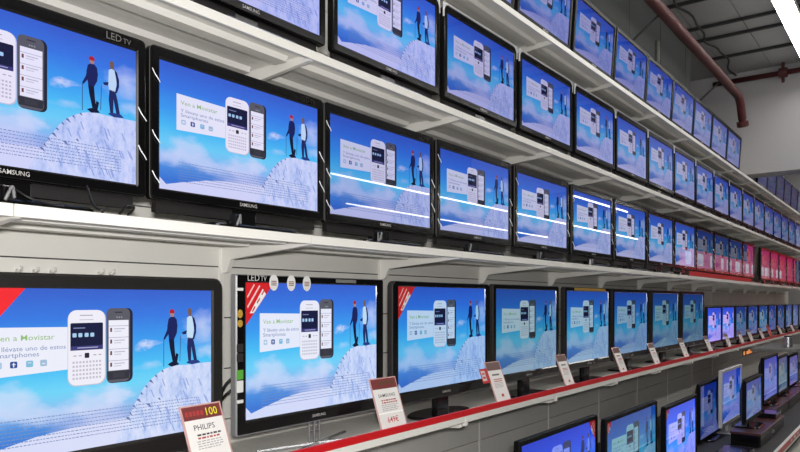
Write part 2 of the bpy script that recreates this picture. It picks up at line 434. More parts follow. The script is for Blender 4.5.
def base_mesh(w, d, oval=False, mat=None):
    if oval: l = [(d / 2 * math.cos(t), w / 2 * math.sin(t)) for t in [2 * math.pi * k / 40 for k in range(40)]]
    else: l = rrect(-d / 2, d / 2, -w / 2, w / 2, .05, 6)
    return MB().loft([[(-.05 + a * s, b * s, z) for a, b in l] for s, z in ((.97, 0), (1, .003), (1, .011), (.96, .016))], None, True, True).mesh('stand_base', [mat or M['stand']])

_ci = {}
def tv_parts(key, W, H, bs, bt, bb, r, zb, front='bezel', side='edge', stand='plain', chin=0.0, mark='SAMSUNG', wrap=False, curl=False, base=(.46, .26), rim=None, tilt=0):
    """list of (part name, mesh, location, scale) of one television; screen plane at x=0, shelf at z=0"""
    if key in _ci: return _ci[key]
    L = [('frame', frame_mesh(W, H, bs, bt, bb, r, zb, [M[front], M[side], M[rim or side]]), None, None),
         ('back_cover', back_mesh(W, H, bs, bt, bb, zb, chin=chin), None, None),
         ('screen', SCREEN, (-.0075, 0, zb + H / 2), (1, W, H))]
    if stand:
        L.append(('stand_neck', neck_mesh(zb, bb), None, None))
        L.append(('stand_base', base_mesh(base[0], base[1], stand == 'oval'), None, None))
    if mark: L.append(('brand_mark', text_plate(mark, -.045, zb - bb * .62, .09, M['mark']), None, None))
    if wrap: L.append(('edge_wrap_highlight', film_mesh(W, H, bs, bt, bb, r, zb), None, None))
    if curl: L += [('highlight_curl', c, None, None) for c in highlight_curl_meshes(W, H, bs, zb, 11)]
    _ci[key] = L; return L
_first = {}
def copy_tree(o, parent=None):
    c = o.copy(); C.objects.link(c); c.parent = parent
    for ch in children(o): copy_tree(ch, c)
    return c
def make_tv(key, loc, rotz, label, group, color, **kw):
    if key in _first:
        t = copy_tree(_first[key]); t.location = loc; t.rotation_euler = (0, 0, rotz); tag(t, label, 'television', group)
    else:
        t = thing('television', label, 'television', loc, rotz, group)
        for n, me, l, s in tv_parts(key, **kw):
            o = obj(n, me, t, l)
            if s: o.scale = s
            if kw.get('tilt') and not n.startswith('stand'):
                rot = Matrix.Rotation(kw['tilt'], 4, 'Y'); o.location = rot @ o.location; o.rotation_euler = (0, kw['tilt'], 0)
        _first[key] = t
    for c in children(t):
        if c.name.split('.')[0] == 'screen': c.color = color
    return t
ORD = ['first', 'second', 'third', 'fourth', 'fifth', 'sixth', 'seventh', 'eighth', 'ninth', 'tenth', 'eleventh', 'twelfth', 'thirteenth', 'fourteenth', 'fifteenth', 'sixteenth', 'seventeenth', 'eighteenth', 'nineteenth', 'twentieth', 'twenty-first', 'twenty-second', 'twenty-third']

LIP, SCR, WALL = 2.10, 2.20, 2.70
HS = {'A': 1.868, 'B': 1.075, 'C': .280}          # shelf tops above the eye
ROWS = {
    'A': dict(s=[1.552, 1.981, 2.412, 2.83, 3.24, 3.65, 4.06, 4.47, 4.88] + [5.95 + .425 * k for k in range(6)], W=.825, z0=2.003, z1=2.418, name='top shelf'),
    'B': dict(s=[.69, 1.121, 1.552, 1.981, 2.412, 2.835] + [3.255 + .42 * k for k in range(12)], W=.825, z0=1.209, z1=1.665, name='second shelf from the top'),
    'C': dict(s=[.267, .684, 1.097, 1.518, 1.95, 2.385, 2.82, 3.25, 3.675, 4.10, 4.52, 4.94, 5.36] + [6.05 + .43 * k for k in range(6)], W=.825, z0=.405, z1=.8715, name='third shelf from the top'),
}
def fade(Y, near, far):          # screens dimmed along the wall, standing in for oblique-view falloff
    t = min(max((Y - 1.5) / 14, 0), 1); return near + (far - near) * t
for row, R in ROWS.items():
    H = R['z1'] - R['z0']; zb = R['z0'] - HS[row]; W = R['W']
    for i, s in enumerate(R['s']):
        Y = s * SCR + W / 2
        wrapB = row in 'BC'
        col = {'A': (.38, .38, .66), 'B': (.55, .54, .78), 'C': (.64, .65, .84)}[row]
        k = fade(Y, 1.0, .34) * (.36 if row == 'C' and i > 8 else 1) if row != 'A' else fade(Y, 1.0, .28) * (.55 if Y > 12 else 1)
        if row == 'B' and i < 2: col = (.72, .70, .95)
        if row == 'C' and i < 2: col = (.92, .90, 1.0)
        lab = 'television with snow advert, %s from the left, %s' % (ORD[i], R['name'])
        mk = (row == 'B' and i < 5) or (row == 'C' and i < 6) or row == 'A'
        tilt = math.radians(4.0) if row == 'A' else 0
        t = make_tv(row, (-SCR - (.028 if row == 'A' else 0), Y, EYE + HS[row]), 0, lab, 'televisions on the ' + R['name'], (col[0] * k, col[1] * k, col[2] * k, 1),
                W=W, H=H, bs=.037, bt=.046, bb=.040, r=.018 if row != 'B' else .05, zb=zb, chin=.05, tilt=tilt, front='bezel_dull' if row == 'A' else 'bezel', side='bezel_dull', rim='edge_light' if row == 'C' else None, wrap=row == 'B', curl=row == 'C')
        if row == 'C' and i < 3:      # corner badge lettering
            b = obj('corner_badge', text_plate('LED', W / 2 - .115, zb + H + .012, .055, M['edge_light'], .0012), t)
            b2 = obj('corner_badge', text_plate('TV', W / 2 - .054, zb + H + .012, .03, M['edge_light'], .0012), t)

# ---- row on the red-edged shelf
ZD = EYE - .690
QD = 2.30 / 2.20
def dtv(key, s0, W, H, zbot, label, color, rotz=0, d=2.30, **kw):
    k = dict(W=W, H=H, bs=.05, bt=.036, bb=.062, r=.02, zb=zbot, stand='plain')
    k.update(kw)
    return make_tv(key, (-d, s0 * d + W / 2, ZD), rotz, label, 'televisions on the red-edged shelf', color, **k)
zd = .690 - .488 * QD; HD = .526 * QD; H2 = .562 * QD
G = 'on the red-edged shelf'
def promo(t, W, H, zb, size=.155, right=False, bare=False):
    p = Pic(1.0, y0=-W / 2, z0=zb + H, w=1, h=1)
    q = Pic(1.0, y0=0, z0=0)
    def T(u, v): return ((W - u) if right else u, v)
    p.poly([T(-.004, -.004), T(size, -.004), T(-.004, size * 1.15)], rgb(214, 24, 34), 1)
    if not bare: p.poly([T(.022, size * .80), T(size * .58, .026), T(size * .70, .050), T(.045, size * .92 - .02)], rgb(238, 236, 236), 2)
    for k in range(0 if bare else 3): p.poly([T(.034 + .027 * k, size * .74 - .036 * k), T(.05 + .027 * k, size * .74 - .021 - .036 * k), T(.055 + .027 * k, size * .74 - .016 - .036 * k), T(.039 + .027 * k, size * .74 + .005 - .036 * k)], rgb(200, 60, 66), 3)
    p.poly([T(.008, size * .62), T(size * .46, .01), T(size * .50, .014), T(.012, size * .67)], rgb(240, 200, 200), 2)
    p.poly([T(.008, size * .36), T(size * .28, .006), T(size * .31, .01), T(.01, size * .41)], rgb(240, 200, 200), 2)
    o = obj('promo_corner', p.mesh('promo_corner', [M['card']]), t, (-.0058, 0, 0)); o['label'] = 'red triangular promotion label across the screen corner'
t1 = dtv('D1', .383, .893 * QD, HD, zd, 'large television in thick dark rounded frame, first from the left ' + G, (1.0, 1.0, 1.0, 1), bs=.056, bt=.05, bb=.075, r=.04, front='bezel_matte', side='bezel_matte', mark=None, base=(.5, .28))
promo(t1, .893 * QD, HD, zd, .205, False, True)
t2 = dtv('D2', .867, .852 * QD, H2, zd - .0, 'television with chrome edge and three round stickers, second from the left ' + G, (.93, .96, 1.0, 1), bs=.055, bt=.034, bb=.064, r=.008, side='chrome', stand=None)
promo(t2, .852 * QD, H2, zd, .165)
zt = zd + H2
obj('corner_badge', text_plate('LED', -.445 + .005, zt + .007, .066, M['mark'], .0012, 'corner_badge', 1.0), t2)
obj('corner_badge', text_plate('TV', -.445 + .078, zt + .007, .034, M['mark'], .0012, 'corner_badge', 1.2), t2)
for y in (.155, .262, .362):
    pts = [(.036 * math.cos(2 * math.pi * k / 24), .036 * math.sin(2 * math.pi * k / 24)) for k in range(24)]
    m = MB().loft([[(x, -.445 + y + a * .72, zt + .002 + b) for a, b in pts] for x in (-.001, .0012)], None, False, True)
    st = obj('round_sticker', m.mesh('round_sticker', [M['sticker']]), t2); st['label'] = 'round white sticker'
    pp = Pic(1.0, y0=-.445 + y, z0=zt + .002)
    for k in range(3): pp.rect(-.016, -.008 + .008 * k, .016, -.003 + .008 * k, rgb(150, 120, 120), 10)
    obj('sticker_print', pp.mesh('sticker_print', [M['card']]), st, (.0006, 0, 0))
for z, h, mt in ((.36, .045, 'gold'), (.315, .04, 'gold'), (.475, .012, 'sticker'), (.20, .035, 'edge'), (.155, .035, 'edge'), (.075, .04, 'green'), (.02, .05, 'sticker'), (-.05, .014, 'sticker')):
    y = -.445 - .036
    if h > .03 and mt == 'gold': lp = [(.014 * math.cos(2 * math.pi * k / 16), h / 2 * .8 * math.sin(2 * math.pi * k / 16)) for k in range(16)]
    else: lp = rrect(-.017, .017, -h / 2, h / 2, .003, 2)
    zz = zd + .13 + z * .9
    o = obj('side_sticker', MB().loft([[(x, y + a, zz + b) for a, b in lp] for x in (-.001, .0012)], None, False, True).mesh('side_sticker', [M[mt]]), t2)
    o['label'] = {'gold': 'gold feature sticker', 'sticker': 'white feature sticker', 'edge': 'grey feature sticker', 'green': 'green feature sticker'}[mt]
obj('top_label', MB().box(-.001, .0012, .12, .27, zt + .010, zt + .026).mesh('top_label', [M['grey']]), t2)
# clear neck with chrome posts and a thin X-shaped foot
nk = MB()
for y in (-.035, 0.0, .035): nk.tube([(-.03, y, .012), (-.03, y, zd - .05)], .0045, 8)
nk.box(-.034, -.026, -.036, .036, .07, .074)
obj('stand_neck', nk.mesh('stand_neck', [M['chrome']], smooth=False), t2)
ft = MB()
for a, b in (((-.10, -.30), (.085, .30)), ((.085, -.30), (-.10, .30))):
    ft.tube([(a[0], a[1], .009), ((a[0] + b[0]) / 2, 0, .011), (b[0], b[1], .009)], .009, 6)
obj('stand_base', ft.mesh('stand_base', [M['silver']]), t2)
t3 = dtv('D3', 1.337, .915 * QD, H2, zd, 'glossy television with rounded corners, oval foot, third from left ' + G, (.52, .70, .84, 1), bs=.058, bt=.030, bb=.07, r=.035, stand='oval', base=(.56, .27))
promo(t3, .915 * QD, H2, zd, .165)
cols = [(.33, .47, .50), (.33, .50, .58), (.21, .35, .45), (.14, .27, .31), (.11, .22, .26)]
for i, (s0, W) in enumerate(((1.815, .93), (2.325, .90), (2.80, .93), (3.305, .93), (3.815, .93))):
    col = cols[i]
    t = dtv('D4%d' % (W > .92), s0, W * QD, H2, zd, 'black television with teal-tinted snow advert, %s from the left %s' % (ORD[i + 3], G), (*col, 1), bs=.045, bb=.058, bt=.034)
    if i == 1: obj('top_label', MB().box(-.001, .0012, -W * .36, W * .42, zd + H2 + .006, zd + H2 + .028).mesh('top_label', [M['gold']]), t)['label'] = 'pale yellow strip along the top edge'
small = [4.345, 4.72, 5.125, 5.54, 5.96, 6.38, 6.82, 7.28, 7.72, 8.16]
for i, s0 in enumerate(small):
    bright = i < 2
    lab = ('smaller bright violet television, %s from the left %s' if bright else 'smaller dark television, %s from the left %s') % (ORD[i + 8], G)
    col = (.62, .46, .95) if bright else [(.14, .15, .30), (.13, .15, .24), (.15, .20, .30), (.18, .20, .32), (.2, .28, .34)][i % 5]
    W = .77
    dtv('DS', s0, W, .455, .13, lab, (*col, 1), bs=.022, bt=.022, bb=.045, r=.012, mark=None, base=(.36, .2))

# ---- sets on the low podium
ZP = EYE - 1.47
E_ = [  # d, x left/right of the outer frame, top k, screen height, style, label
    (1.75, 519.5, 598, -.352, .56, 'E1', 'black television with a red corner label, foremost one below the red-edged shelf', (.2, .3, .9)),
    (1.70, 606, 657.5, -.377, .56, 'E2', 'black television with teal picture, second from the left near the floor', (.18, .40, .46)),
    (1.65, 665.5, 697, -.417, .56, 'E3', 'very bright blue-violet television, third from the left near the floor', (.45, .47, 1.1)),
    (1.80, 700, 721, -.379, .54, 'E4', 'dark television left of the white-framed one near the floor', (.11, .13, .28)),
    (1.70, 722, 742, -.353, .54, 'E5', 'white-framed television raised on a white foot near the floor', (.22, .27, .56)),
    (1.42, 746, 762.5, -.458, .37, 'E6', 'black television just right of the white-framed one near the floor', (.14, .21, .36)),
    (1.55, 764, 778, -.364, .50, 'E7', 'bright blue television on the first brown-topped cabinet', (.17, .2, .5)),
    (1.57, 778.5, 788, -.395, .46, 'E8', 'grey-green television between two blue ones above the cabinets', (.12, .2, .22)),
    (1.60, 789.5, 798.5, -.42, .42, 'E9', 'last blue television at the right edge above the cabinets', (.15, .17, .36)),
]
CAB = EYE - 1.33
for d, x0, x1, k, H, key, lab, col in E_:
    ya, yb = S(x0) * d, S(x1) * d
    bs = .032; bt = .03; bb = .045
    W = yb - ya - 2 * bs
    top = EYE + k * d / CT
    zsup = CAB if key in ('E6', 'E7', 'E8', 'E9') else ZP
    zb = top - bt - H - zsup
    t = make_tv(key, (-d, (ya + yb) / 2, zsup), 0, lab, 'televisions near the floor', (*col, 1), W=W, H=H, bs=bs, bt=bt, bb=min(bb, zb - .02), r=.012, zb=zb,
                front='bezel_white' if key == 'E5' else 'bezel_dull', side='bezel_white' if key == 'E5' else 'bezel_dull', mark=None, base=(.4, .24))
    if key == 'E1': promo(t, W, H, zb, .12, True)
    if key in ('E2', 'E3'): promo(t, W, H, zb, .09)
    if key == 'E5':
        for c in children(t):
            if c.name.split('.')[0] in ('stand_neck', 'stand_base'):
                c.data = c.data.copy(); c.data.materials[0] = M['bezel_white']

# ------------------------------------------------------------------ shelves, one per bay
BAY = 1.228; Y0 = .955
def shelf_meshes(depth=.60, lip=.037, rail=False):
    L = BAY - .003
    deck = MB().box(-depth, -.002, 0, L, -.012, -.002).mesh('deck', [M['white']])
    lipm = MB().box(-.014, 0.0, 0, L, -lip, .0).mesh('front_lip', [M['white']], .002)
    rib = MB()
    def hat(x0, x1): rib.prism([(x0, -.012), (x0 + .012, -.034), (x1 - .012, -.034), (x1, -.012)], 1, .03, L - .03)
    hat(-.20, -.11)
    r1 = rib.mesh('stiffening_rib', [M['white']]); rib = MB(); 
    rib.prism([(-.44, -.012), (-.428, -.034), (-.362, -.034), (-.35, -.012)], 1, .03, L - .03)
    r2 = rib.mesh('stiffening_rib', [M['white']])
    br = MB().prism([(-.003, -.030), (-.02, -.040), (-.53, -.085), (-.565, -.145), (-.598, -.150), (-.598, -.0125), (-.015, -.0125)], 1, .0, .026).mesh('bracket', [M['white']], .0015)
    out = [('deck', deck), ('front_lip', lipm), ('stiffening_rib', r1), ('stiffening_rib', r2), ('bracket', br)]
    if rail:
        out[1] = ('front_lip', MB().box(-.014, 0.0, 0, L, -.012, .0).mesh('front_lip', [M['white']], .001))
        out.append(('price_rail', MB().prism([(.001, .064), (.007, .062), (.013, .030), (.007, .029), (.001, .030)], 1, 0, L).mesh('price_rail', [M['red']])))
        out.append(('rail_strip', MB().prism([(.001, .0295), (.013, .0295), (.016, -.004), (.012, -.008), (.001, -.008)], 1, 0, L).mesh('rail_strip', [M['white']])))
        out.append(('end_clip', MB().box(.0165, .024, .0, .022, -.024, .006).box(.001, .0165, .0, .022, -.024, -.0085).mesh('end_clip', [M['white']], .002)))
    return out
def build_shelves(row, h, n0, n1, labf, group, rail=False):
    proto = None
    for c, n in enumerate(range(n0, n1)):
        if proto is None:
            t = thing('shelf', labf % ORD[c], 'shelf', (0, 0, 0), 0, group); proto = t
            for nme, me in shelf_meshes(rail=rail):
                o = obj(nme, me, t)
                if nme == 'price_rail': o['label'] = 'red price rail'
                if nme == 'rail_strip': o['label'] = 'white strip under the red rail'
        else:
            t = copy_tree(proto); tag(t, labf % ORD[c], 'shelf', group)
        t.location = (-LIP, Y0 + BAY * n, EYE + h)
build_shelves('A', HS['A'], 2, 15, 'white metal shelf under the top row of televisions, %s from the left', 'shelves under the top row')
build_shelves('B', HS['B'], 0, 15, 'white metal shelf under the second row of televisions, %s from the left', 'shelves under the second row')
build_shelves('C', HS['C'], -1, 15, 'white metal shelf under the third row of televisions, %s from the left', 'shelves under the third row')
build_shelves('D', -.690, -1, 15, 'grey-white shelf with red and white price rail, %s from the left', 'shelves with the red price rail', True)

# ------------------------------------------------------------------ setting
YE = 20.0
wl = MB(); 
zt_, hh = EYE + 2.35, .245
z = EYE + .1617
edges = []
k = math.ceil((0 - z) / hh)
zs = [0.0] + [z + hh * i for i in range(-7, 10) if 0.02 < z + hh * i < zt_] + [zt_]
for a, b in zip(zs[:-1], zs[1:]):
    y = -1.5
    while y < YE:
        wl.box(-WALL - .02, -WALL, y + .0015, y + BAY - .0015, a + .003, b - .003); y += BAY
wl.box(-WALL - .03, -WALL - .012, -1.5, YE, 0, zt_, 1)
wall_left = struct('wall_left', wl.mesh('wall_left', [M['panel'], M['groove']]))
up = None
for n in range(-1, 15):
    me = MB().box(-WALL - .004, -WALL + .004, -.014, .014, .165, zt_).mesh('upright', [M['white']]) if up is None else up
    up = me
    obj('upright', me, wall_left, (0, Y0 + BAY * n, 0))
XU = 3.10
ZC = EYE + 3.70
um = MB(); y = -1.5; YU = 10.77; XW = 2.72
while y < YU:
    um.box(-XW - .05, -XW, y + .006, min(y + 1.19, YU), zt_ + .002, ZC); y += 1.2
um.box(-XW - .08, -XW - .04, -1.5, YU, zt_ + .002, ZC, 1)
struct('wall_upper', um.mesh('wall_upper', [M['upper'], M['groove']]))
struct('wall_back', MB().box(-XU - .5, -XU - .4, -1.5, YE, 0, ZC).mesh('wall_back', [M['upper']]))
cm = MB(); x = -XU
while x < 14:
    cm.box(x + .004, x + .596, -3, YE + 22, ZC, ZC + .04); x += .6
cm.box(-XU - .5, 14, -3, YE + 22, ZC + .03, ZC + .07)
struct('ceiling', cm.mesh('ceiling', [M['ceil']]))
struct('floor', MB().box(-XU - .5, 14, -3, YE + 22, -.1, 0).mesh('floor', [M['floor']]))
YB = 12.4
bm_ = MB().box(-XU - .398, 3.0, YB, YB + .45, EYE + 2.034, ZC - .002)
struct('wall_bulkhead', bm_.mesh('wall_bulkhead', [M['bulk']], .004))
struct('wall_end', MB().box(-XU - .4, -1.9, YE + .01, YE + .2, 0, ZC).mesh('wall_end', [M['bulk']]))

# ceiling steel
for i, Y in enumerate((5.2, 6.6, 7.9, 9.05, 10.0, 10.5, 11.4)):
    m = MB().box(-XW + .002, 5.5, Y - .010, Y + .010, ZC - .036, ZC - .001).box(-XW + .002, 5.5, Y - .022, Y + .022, ZC - .042, ZC - .034)
    tag(obj('roof_purlin', m.mesh('roof_purlin', [M['beam']])), 'dark steel purlin crossing the grey ceiling, %s from the bulkhead' % ORD[6 - i], 'beam', 'roof purlins')
pts = []
for k in range(60):
    Y = 5 + k * .12
    pts.append((-2.36 + .035 * math.sin(Y * 4.1) + .02 * math.sin(Y * 9), Y, ZC - .11 + .02 * math.sin(Y * 3)))
tag(obj('ceiling_cable', MB().tube(pts, .015, 6).mesh('ceiling_cable', [M['cable']], smooth=True)), 'dark wavy cable run under the ceiling right of the red pipe', 'cable')

# sprinkler pipe along the wall
pz = EYE + 3.06; px = -2.2
pt = thing('sprinkler_pipe', 'dark red pipe running above the top row, bending down at the bulkhead', 'pipe', (px, 3, pz))
bend = [(0, 0, 0), (0, 4, 0), (0, 8.35, 0)] + [(0, 8.35 + .30 * math.sin(a), -.30 + .30 * math.cos(a)) for a in [math.radians(15 * k) for k in range(1, 5)]]
e = bend[-1]
bend += [(0, e[1] + .08, e[2] - .13), (0, e[1] + .11, e[2] - .21)]
obj('pipe_run', MB().tube(bend, .06, 16).mesh('pipe_run', [M['pipe']], smooth=True), pt)
e = Vector(bend[-1])
obj('end_flange', MB().tube([e + Vector((0, -.015, .03)), e + Vector((0, .015, -.03))], .085, 16).mesh('end_flange', [M['pipe']]), pt)
for y in (4.6, 7.4):
    obj('hanger', MB().tube([(0, y, 0), (-.515, y - .25, -.55)], .014, 6).mesh('hanger', [M['beam']]), pt)
cp = thing('cross_pipe', 'dark red pipe along the top of the pale bulkhead', 'pipe', (-2.75, YB - .12, ZC - .16))
obj('pipe_run', MB().tube([(0, 0, 0), (2.6, 0, .0), (5.2, 0, .0)], .04, 12).mesh('pipe_run', [M['pipe']], smooth=True), cp)
for x in (1.02, 1.85):
    obj('fitting', MB().tube([(x - .06, 0, 0), (x + .06, 0, 0)], .075, 12).mesh('fitting', [M['pipe']]), cp)
    obj('drop_nozzle', MB().tube([(x, 0, -.15), (x, 0, .16)], .022, 8).mesh('drop_nozzle', [M['pipe']]), cp)
tag(obj('conduit', MB().tube([(-XW - .1, 10.9, EYE + 2.2), (-XW - .1, 10.9, ZC - .002)], .035, 8).mesh('conduit', [M['cable']])), 'black vertical conduit on the upper wall beside the bulkhead', 'conduit')
tag(obj('conduit', MB().tube([(-XW + .024, 9.1, EYE + 2.36), (-XW + .024, 9.1, EYE + 3.3)], .025, 8).mesh('conduit', [M['grey']])), 'grey vertical conduit on the upper wall behind the red pipe', 'conduit')

# luminaires
def luminaire(x, ya, yb, z, w, label, m='tube'):
    t = thing('tube_light', label, 'ceiling light', (x, ya, z))
    L = yb - ya
    obj('housing', MB().box(-w / 2, w / 2, 0, L, .02, .09).mesh('housing', [M['white']]), t)
    obj('tube', MB().box(-w / 2 + .008, w / 2 - .008, .01, L - .01, -.012, .02).mesh('tube', [M[m]]), t)
    for y in (.15 * L, .85 * L): obj('hanger', MB().tube([(0, y, .09), (0, y, ZC - z)], .008, 6).mesh('hanger', [M['beam']]), t)
luminaire(-1.235, 2.5, 12.0, EYE + 3.30, .19, 'long white tube light hanging in front of the pale bulkhead')
luminaire(-1.235, 14.5, 40, EYE + 3.30, .12, 'added unseen tube light beyond the pale bulkhead')  # unseen tube added to light the red sign
luminaire(2.3, 1.5, 22, EYE + 3.30, .14, 'added unseen tube light over the middle of this aisle')  # unseen tube added for bounce light on wall and shelf lips
luminaire(4.4, 19.0, 26, EYE + 3.30, .06, 'long tube light over the next aisle', 'tube_far')
luminaire(7.9, 13.5, 38, EYE + 3.30, .06, 'long tube light over the second aisle away', 'tube_far')
luminaire(11.3, 18.0, 34, EYE + 3.30, .06, 'long tube light over the third aisle away', 'tube_far')

# red sales hoarding mirrored by the far screens, its glow added for the reflection
hb = thing('sales_banner', 'long red sign, glow added, with white shapes on the far side of the aisle', 'banner', (1.0, 20.5, 0))
bp = MB().box(0, .06, 0, 9.5, EYE + .35, EYE + 1.5).box(0, .06, 9.5, 22, EYE + .2, EYE + 2.3)
for y in (.3, 5, 9.8, 15, 21): obj('post', MB().box(.01, .05, y, y + .08, 0, EYE + .35 if y < 9.5 else EYE + .2).mesh('post', [M['beam']]), hb)
obj('board', bp.mesh('board', [M['reddull']]), hb)
rn = random.Random(5); sh = MB(); y = .4
while y < 18:
    w = rn.uniform(.35, .8)
    sh.prism(rrect(y, y + w, EYE + 1.05, EYE + 1.42, .1, 3), 0, -.004, 0); sh.prism(rrect(y + .1, y + w * .6, EYE + .75, EYE + .88, .03, 2), 0, -.004, 0)
    y += w + rn.uniform(.12, .9)
obj('white_shape', sh.mesh('white_shape', [M['white_sign_glow']]), hb)
# red strip on the third shelf
rs = thing('shelf_strip', 'red plastic strip along the far part of the third shelf', 'strip', (-LIP + .0, 3.95 * LIP, EYE + HS['C']))
obj('strip', MB().box(-.010, -.004, 0, 3.6, 0, .055).mesh('strip', [M['red']]), rs)
obj('strip_foot', MB().box(-.03, -.004, 0, 3.6, 0, .004).mesh('strip_foot', [M['red']]), rs)

# ------------------------------------------------------------------ podium and what stands on it
pd = thing('podium', 'low podium under the bottom televisions with red and white edge rail', 'podium', (0, 3.0, 0))
obj('deck', MB().box(-WALL + .02, -1.16, 0, 16, 0, ZP).mesh('deck', [M['beam']], .003), pd)
obj('front_rail', MB().box(-1.16, -1.13, 0, 16, ZP - .09, ZP).mesh('front_rail', [M['white']], .003), pd)
rr_ = MB().box(-1.132, -1.126, 0, 16, ZP - .06, ZP - .004)
o = obj('price_rail', rr_.mesh('price_rail', [M['red']]), pd); o['label'] = 'red price rail with white marks'
mk = MB(); y = 5.5
while y < 13: mk.box(-1.126, -1.1245, y, y + .13, ZP - .042, ZP - .022); y += .24
obj('rail_mark', mk.mesh('rail_mark', [M['sticker']]), pd)
CL = ['black cabinet with brown top, nearest of the row on the podium', 'black cabinet with brown top, middle of the row on the podium', 'black cabinet with brown top, farthest of the row on the podium']
for i, (ya, yb) in enumerate(((7.72, 9.2), (9.22, 10.68), (10.70, 13.2))):
    cb = thing('cabinet', CL[i], 'cabinet', (-1.5, ya, ZP), 0, 'cabinets on the podium'); xb = -.06 if i == 0 else -.24; xf = .20 if i == 0 else .05
    h = CAB - ZP; L = yb - ya
    obj('carcass', MB().box(xb, xf, 0, L, 0, h - .02).mesh('carcass', [M['stand']], .003), cb)
    obj('top', MB().box(xb - .01, xf + .015, 0, L, h - .02, h).mesh('top', [M['wood']], .003), cb)
    for k in range(2):
        dr = obj('door', MB().box(xf, xf + .012, .02 + k * L / 2, L / 2 - .01 + k * L / 2, .01, h - .03).mesh('door', [M['stand']], .002), cb)
        obj('handle', MB().box(xf + .012, xf + .022, L / 2 - .06 + k * .06, L / 2 - .05 + k * .06 + .01, .05, h - .06).mesh('handle', [M['chrome']]), dr)
def box_thing(name, lab, cat, x, y, z, dx, dy, dz, mat, details):
    t = thing(name, lab, cat, (x, y, z))
    obj('body', MB().box(-dx / 2, dx / 2, -dy / 2, dy / 2, 0, dz).mesh('body', [M[mat]], .006), t)
    for n, bx, m in details: obj(n, MB().box(*bx).mesh(n, [M[m]], .0015), t)
    return t
def player(lab, x, y, z, L=.42):
    box_thing('disc_player', lab, 'player', x, y, z, .26, L, .055, 'stand', [('tray', (.13, .133, -.12, .04, .025, .035), 'edge'), ('display', (.13, .132, .06, .16, .015, .04), 'back'), ('knob', (.13, .14, L / 2 - .05, L / 2 - .03, .02, .04), 'chrome')])
player('black disc player on the podium below the white-framed television', -1.42, 7.2, ZP, .42)
player('black disc player on the podium beside the bright blue-violet television', -1.42, 6.55, ZP, .45)
player('slim black disc player on top of the nearest brown-topped cabinet', -1.44, 8.95, CAB, .30)
# leaning silver ticket on the cabinet front
def ticket(name, lab, loc, w, h, tilt, yaw, kind, group=None):
    t = thing(name, lab, 'price tag', loc, yaw, group)
    Rm = Matrix.Rotation(-tilt, 4, 'Y')
    def tr(me): me.transform(Rm); return me
    obj('holder', tr(MB().box(-.004, 0, -w / 2 - .008, w / 2 + .008, 0, h + .006).mesh('holder', [M['acrylic']], .0008)), t)
    obj('foot', MB().box(-.07, .004, -w / 2, w / 2, 0, .003).mesh('foot', [M['acrylic']]), t)
    p = Pic(w / h, y0=-w / 2, z0=h, w=w, h=h)
    p.rect(0, 0, 1, 1, rgb(236, 233, 230), 2)
    if kind != 'plain':
        p.rect(0, 0, 1, .17, rgb(118, 44, 44) if kind in ('philips', 'samsung', 'red') else rgb(112, 84, 80), 4)
    if kind == 'red': p.rect(0, 0, 1, 1, rgb(214, 60, 50), 3); 
    dk = rgb(36, 38, 44); rd = rgb(176, 70, 70); lg = rgb(170, 165, 165)
    if kind == 'philips':
        p.text('100', .60, .135, .30, rgb(238, 232, 40), 6, 1.0); 
        for u, wd in ((.06, .07), (.16, .07), (.26, .06), (.35, .07), (.45, .07)): p.rect(u, .06, u + wd, .12, rgb(172, 52, 50), 6)
        p.text('PHILIPS', .20, .305, .54, dk, 6, 0.95)
    elif kind == 'samsung': p.text('SAMSUNG', .16, .31, .68, dk, 6, .85); p.rect(.3, .05, .9, .10, rgb(96, 60, 40), 6)
    else: p.rect(.22, .25, .74, .285, rgb(110, 108, 108), 6)
    rn = random.Random(int(w * 1000 + loc[1] * 10))
    for k, (v, c) in enumerate(((.355, dk if kind == 'philips' else rd), (.395, rd), (.44, lg), (.47, lg), (.50, lg), (.53, lg))):
        u = .2 if k > 1 else .24
        while u < .8:
            L = rn.uniform(.04, .12); p.rect(u, v, min(u + L, .86), v + (.022 if k < 2 else .012), c, 6); u += L + .025
    if kind == 'samsung': p.text('649\u20ac', .30, .74, .44, rgb(200, 40, 44), 6, 1.0); p.rect(0, .565, 1, .59, rgb(255, 254, 250), 6)
    else: p.rect(.45, .68, .62, .74, rgb(196, 70, 66), 6)
    me = p.mesh('card', [M['card']]); me.transform(Matrix.Translation((.0002, 0, 0))); tr(me); obj('card', me, t)
    return t
ZS = EYE - .690
tx = -LIP - .022
ticket('price_tag', 'price tag reading PHILIPS with yellow 100, in front of the leftmost lower television', (tx, S(220) * 2.12, ZS), .185, .305, .36, .06, 'philips', 'price tags on the red-edged shelf')
ticket('price_tag', 'price tag reading SAMSUNG with red price, right of the chrome-edged television', (tx, S(397.5) * 2.12, ZS), .19, .305, .33, -.05, 'samsung', 'price tags on the red-edged shelf')
px_ = [(507, .15, .31), (573, .13, .29), (626.5, .13, .28), (660, .13, .27), (689, .13, .27), (713, .13, .25), (732, .13, .24), (745, .13, .23), (754, .14, .24), (765, .14, .23), (773, .16, .27), (783, .14, .22), (795, .16, .22)]
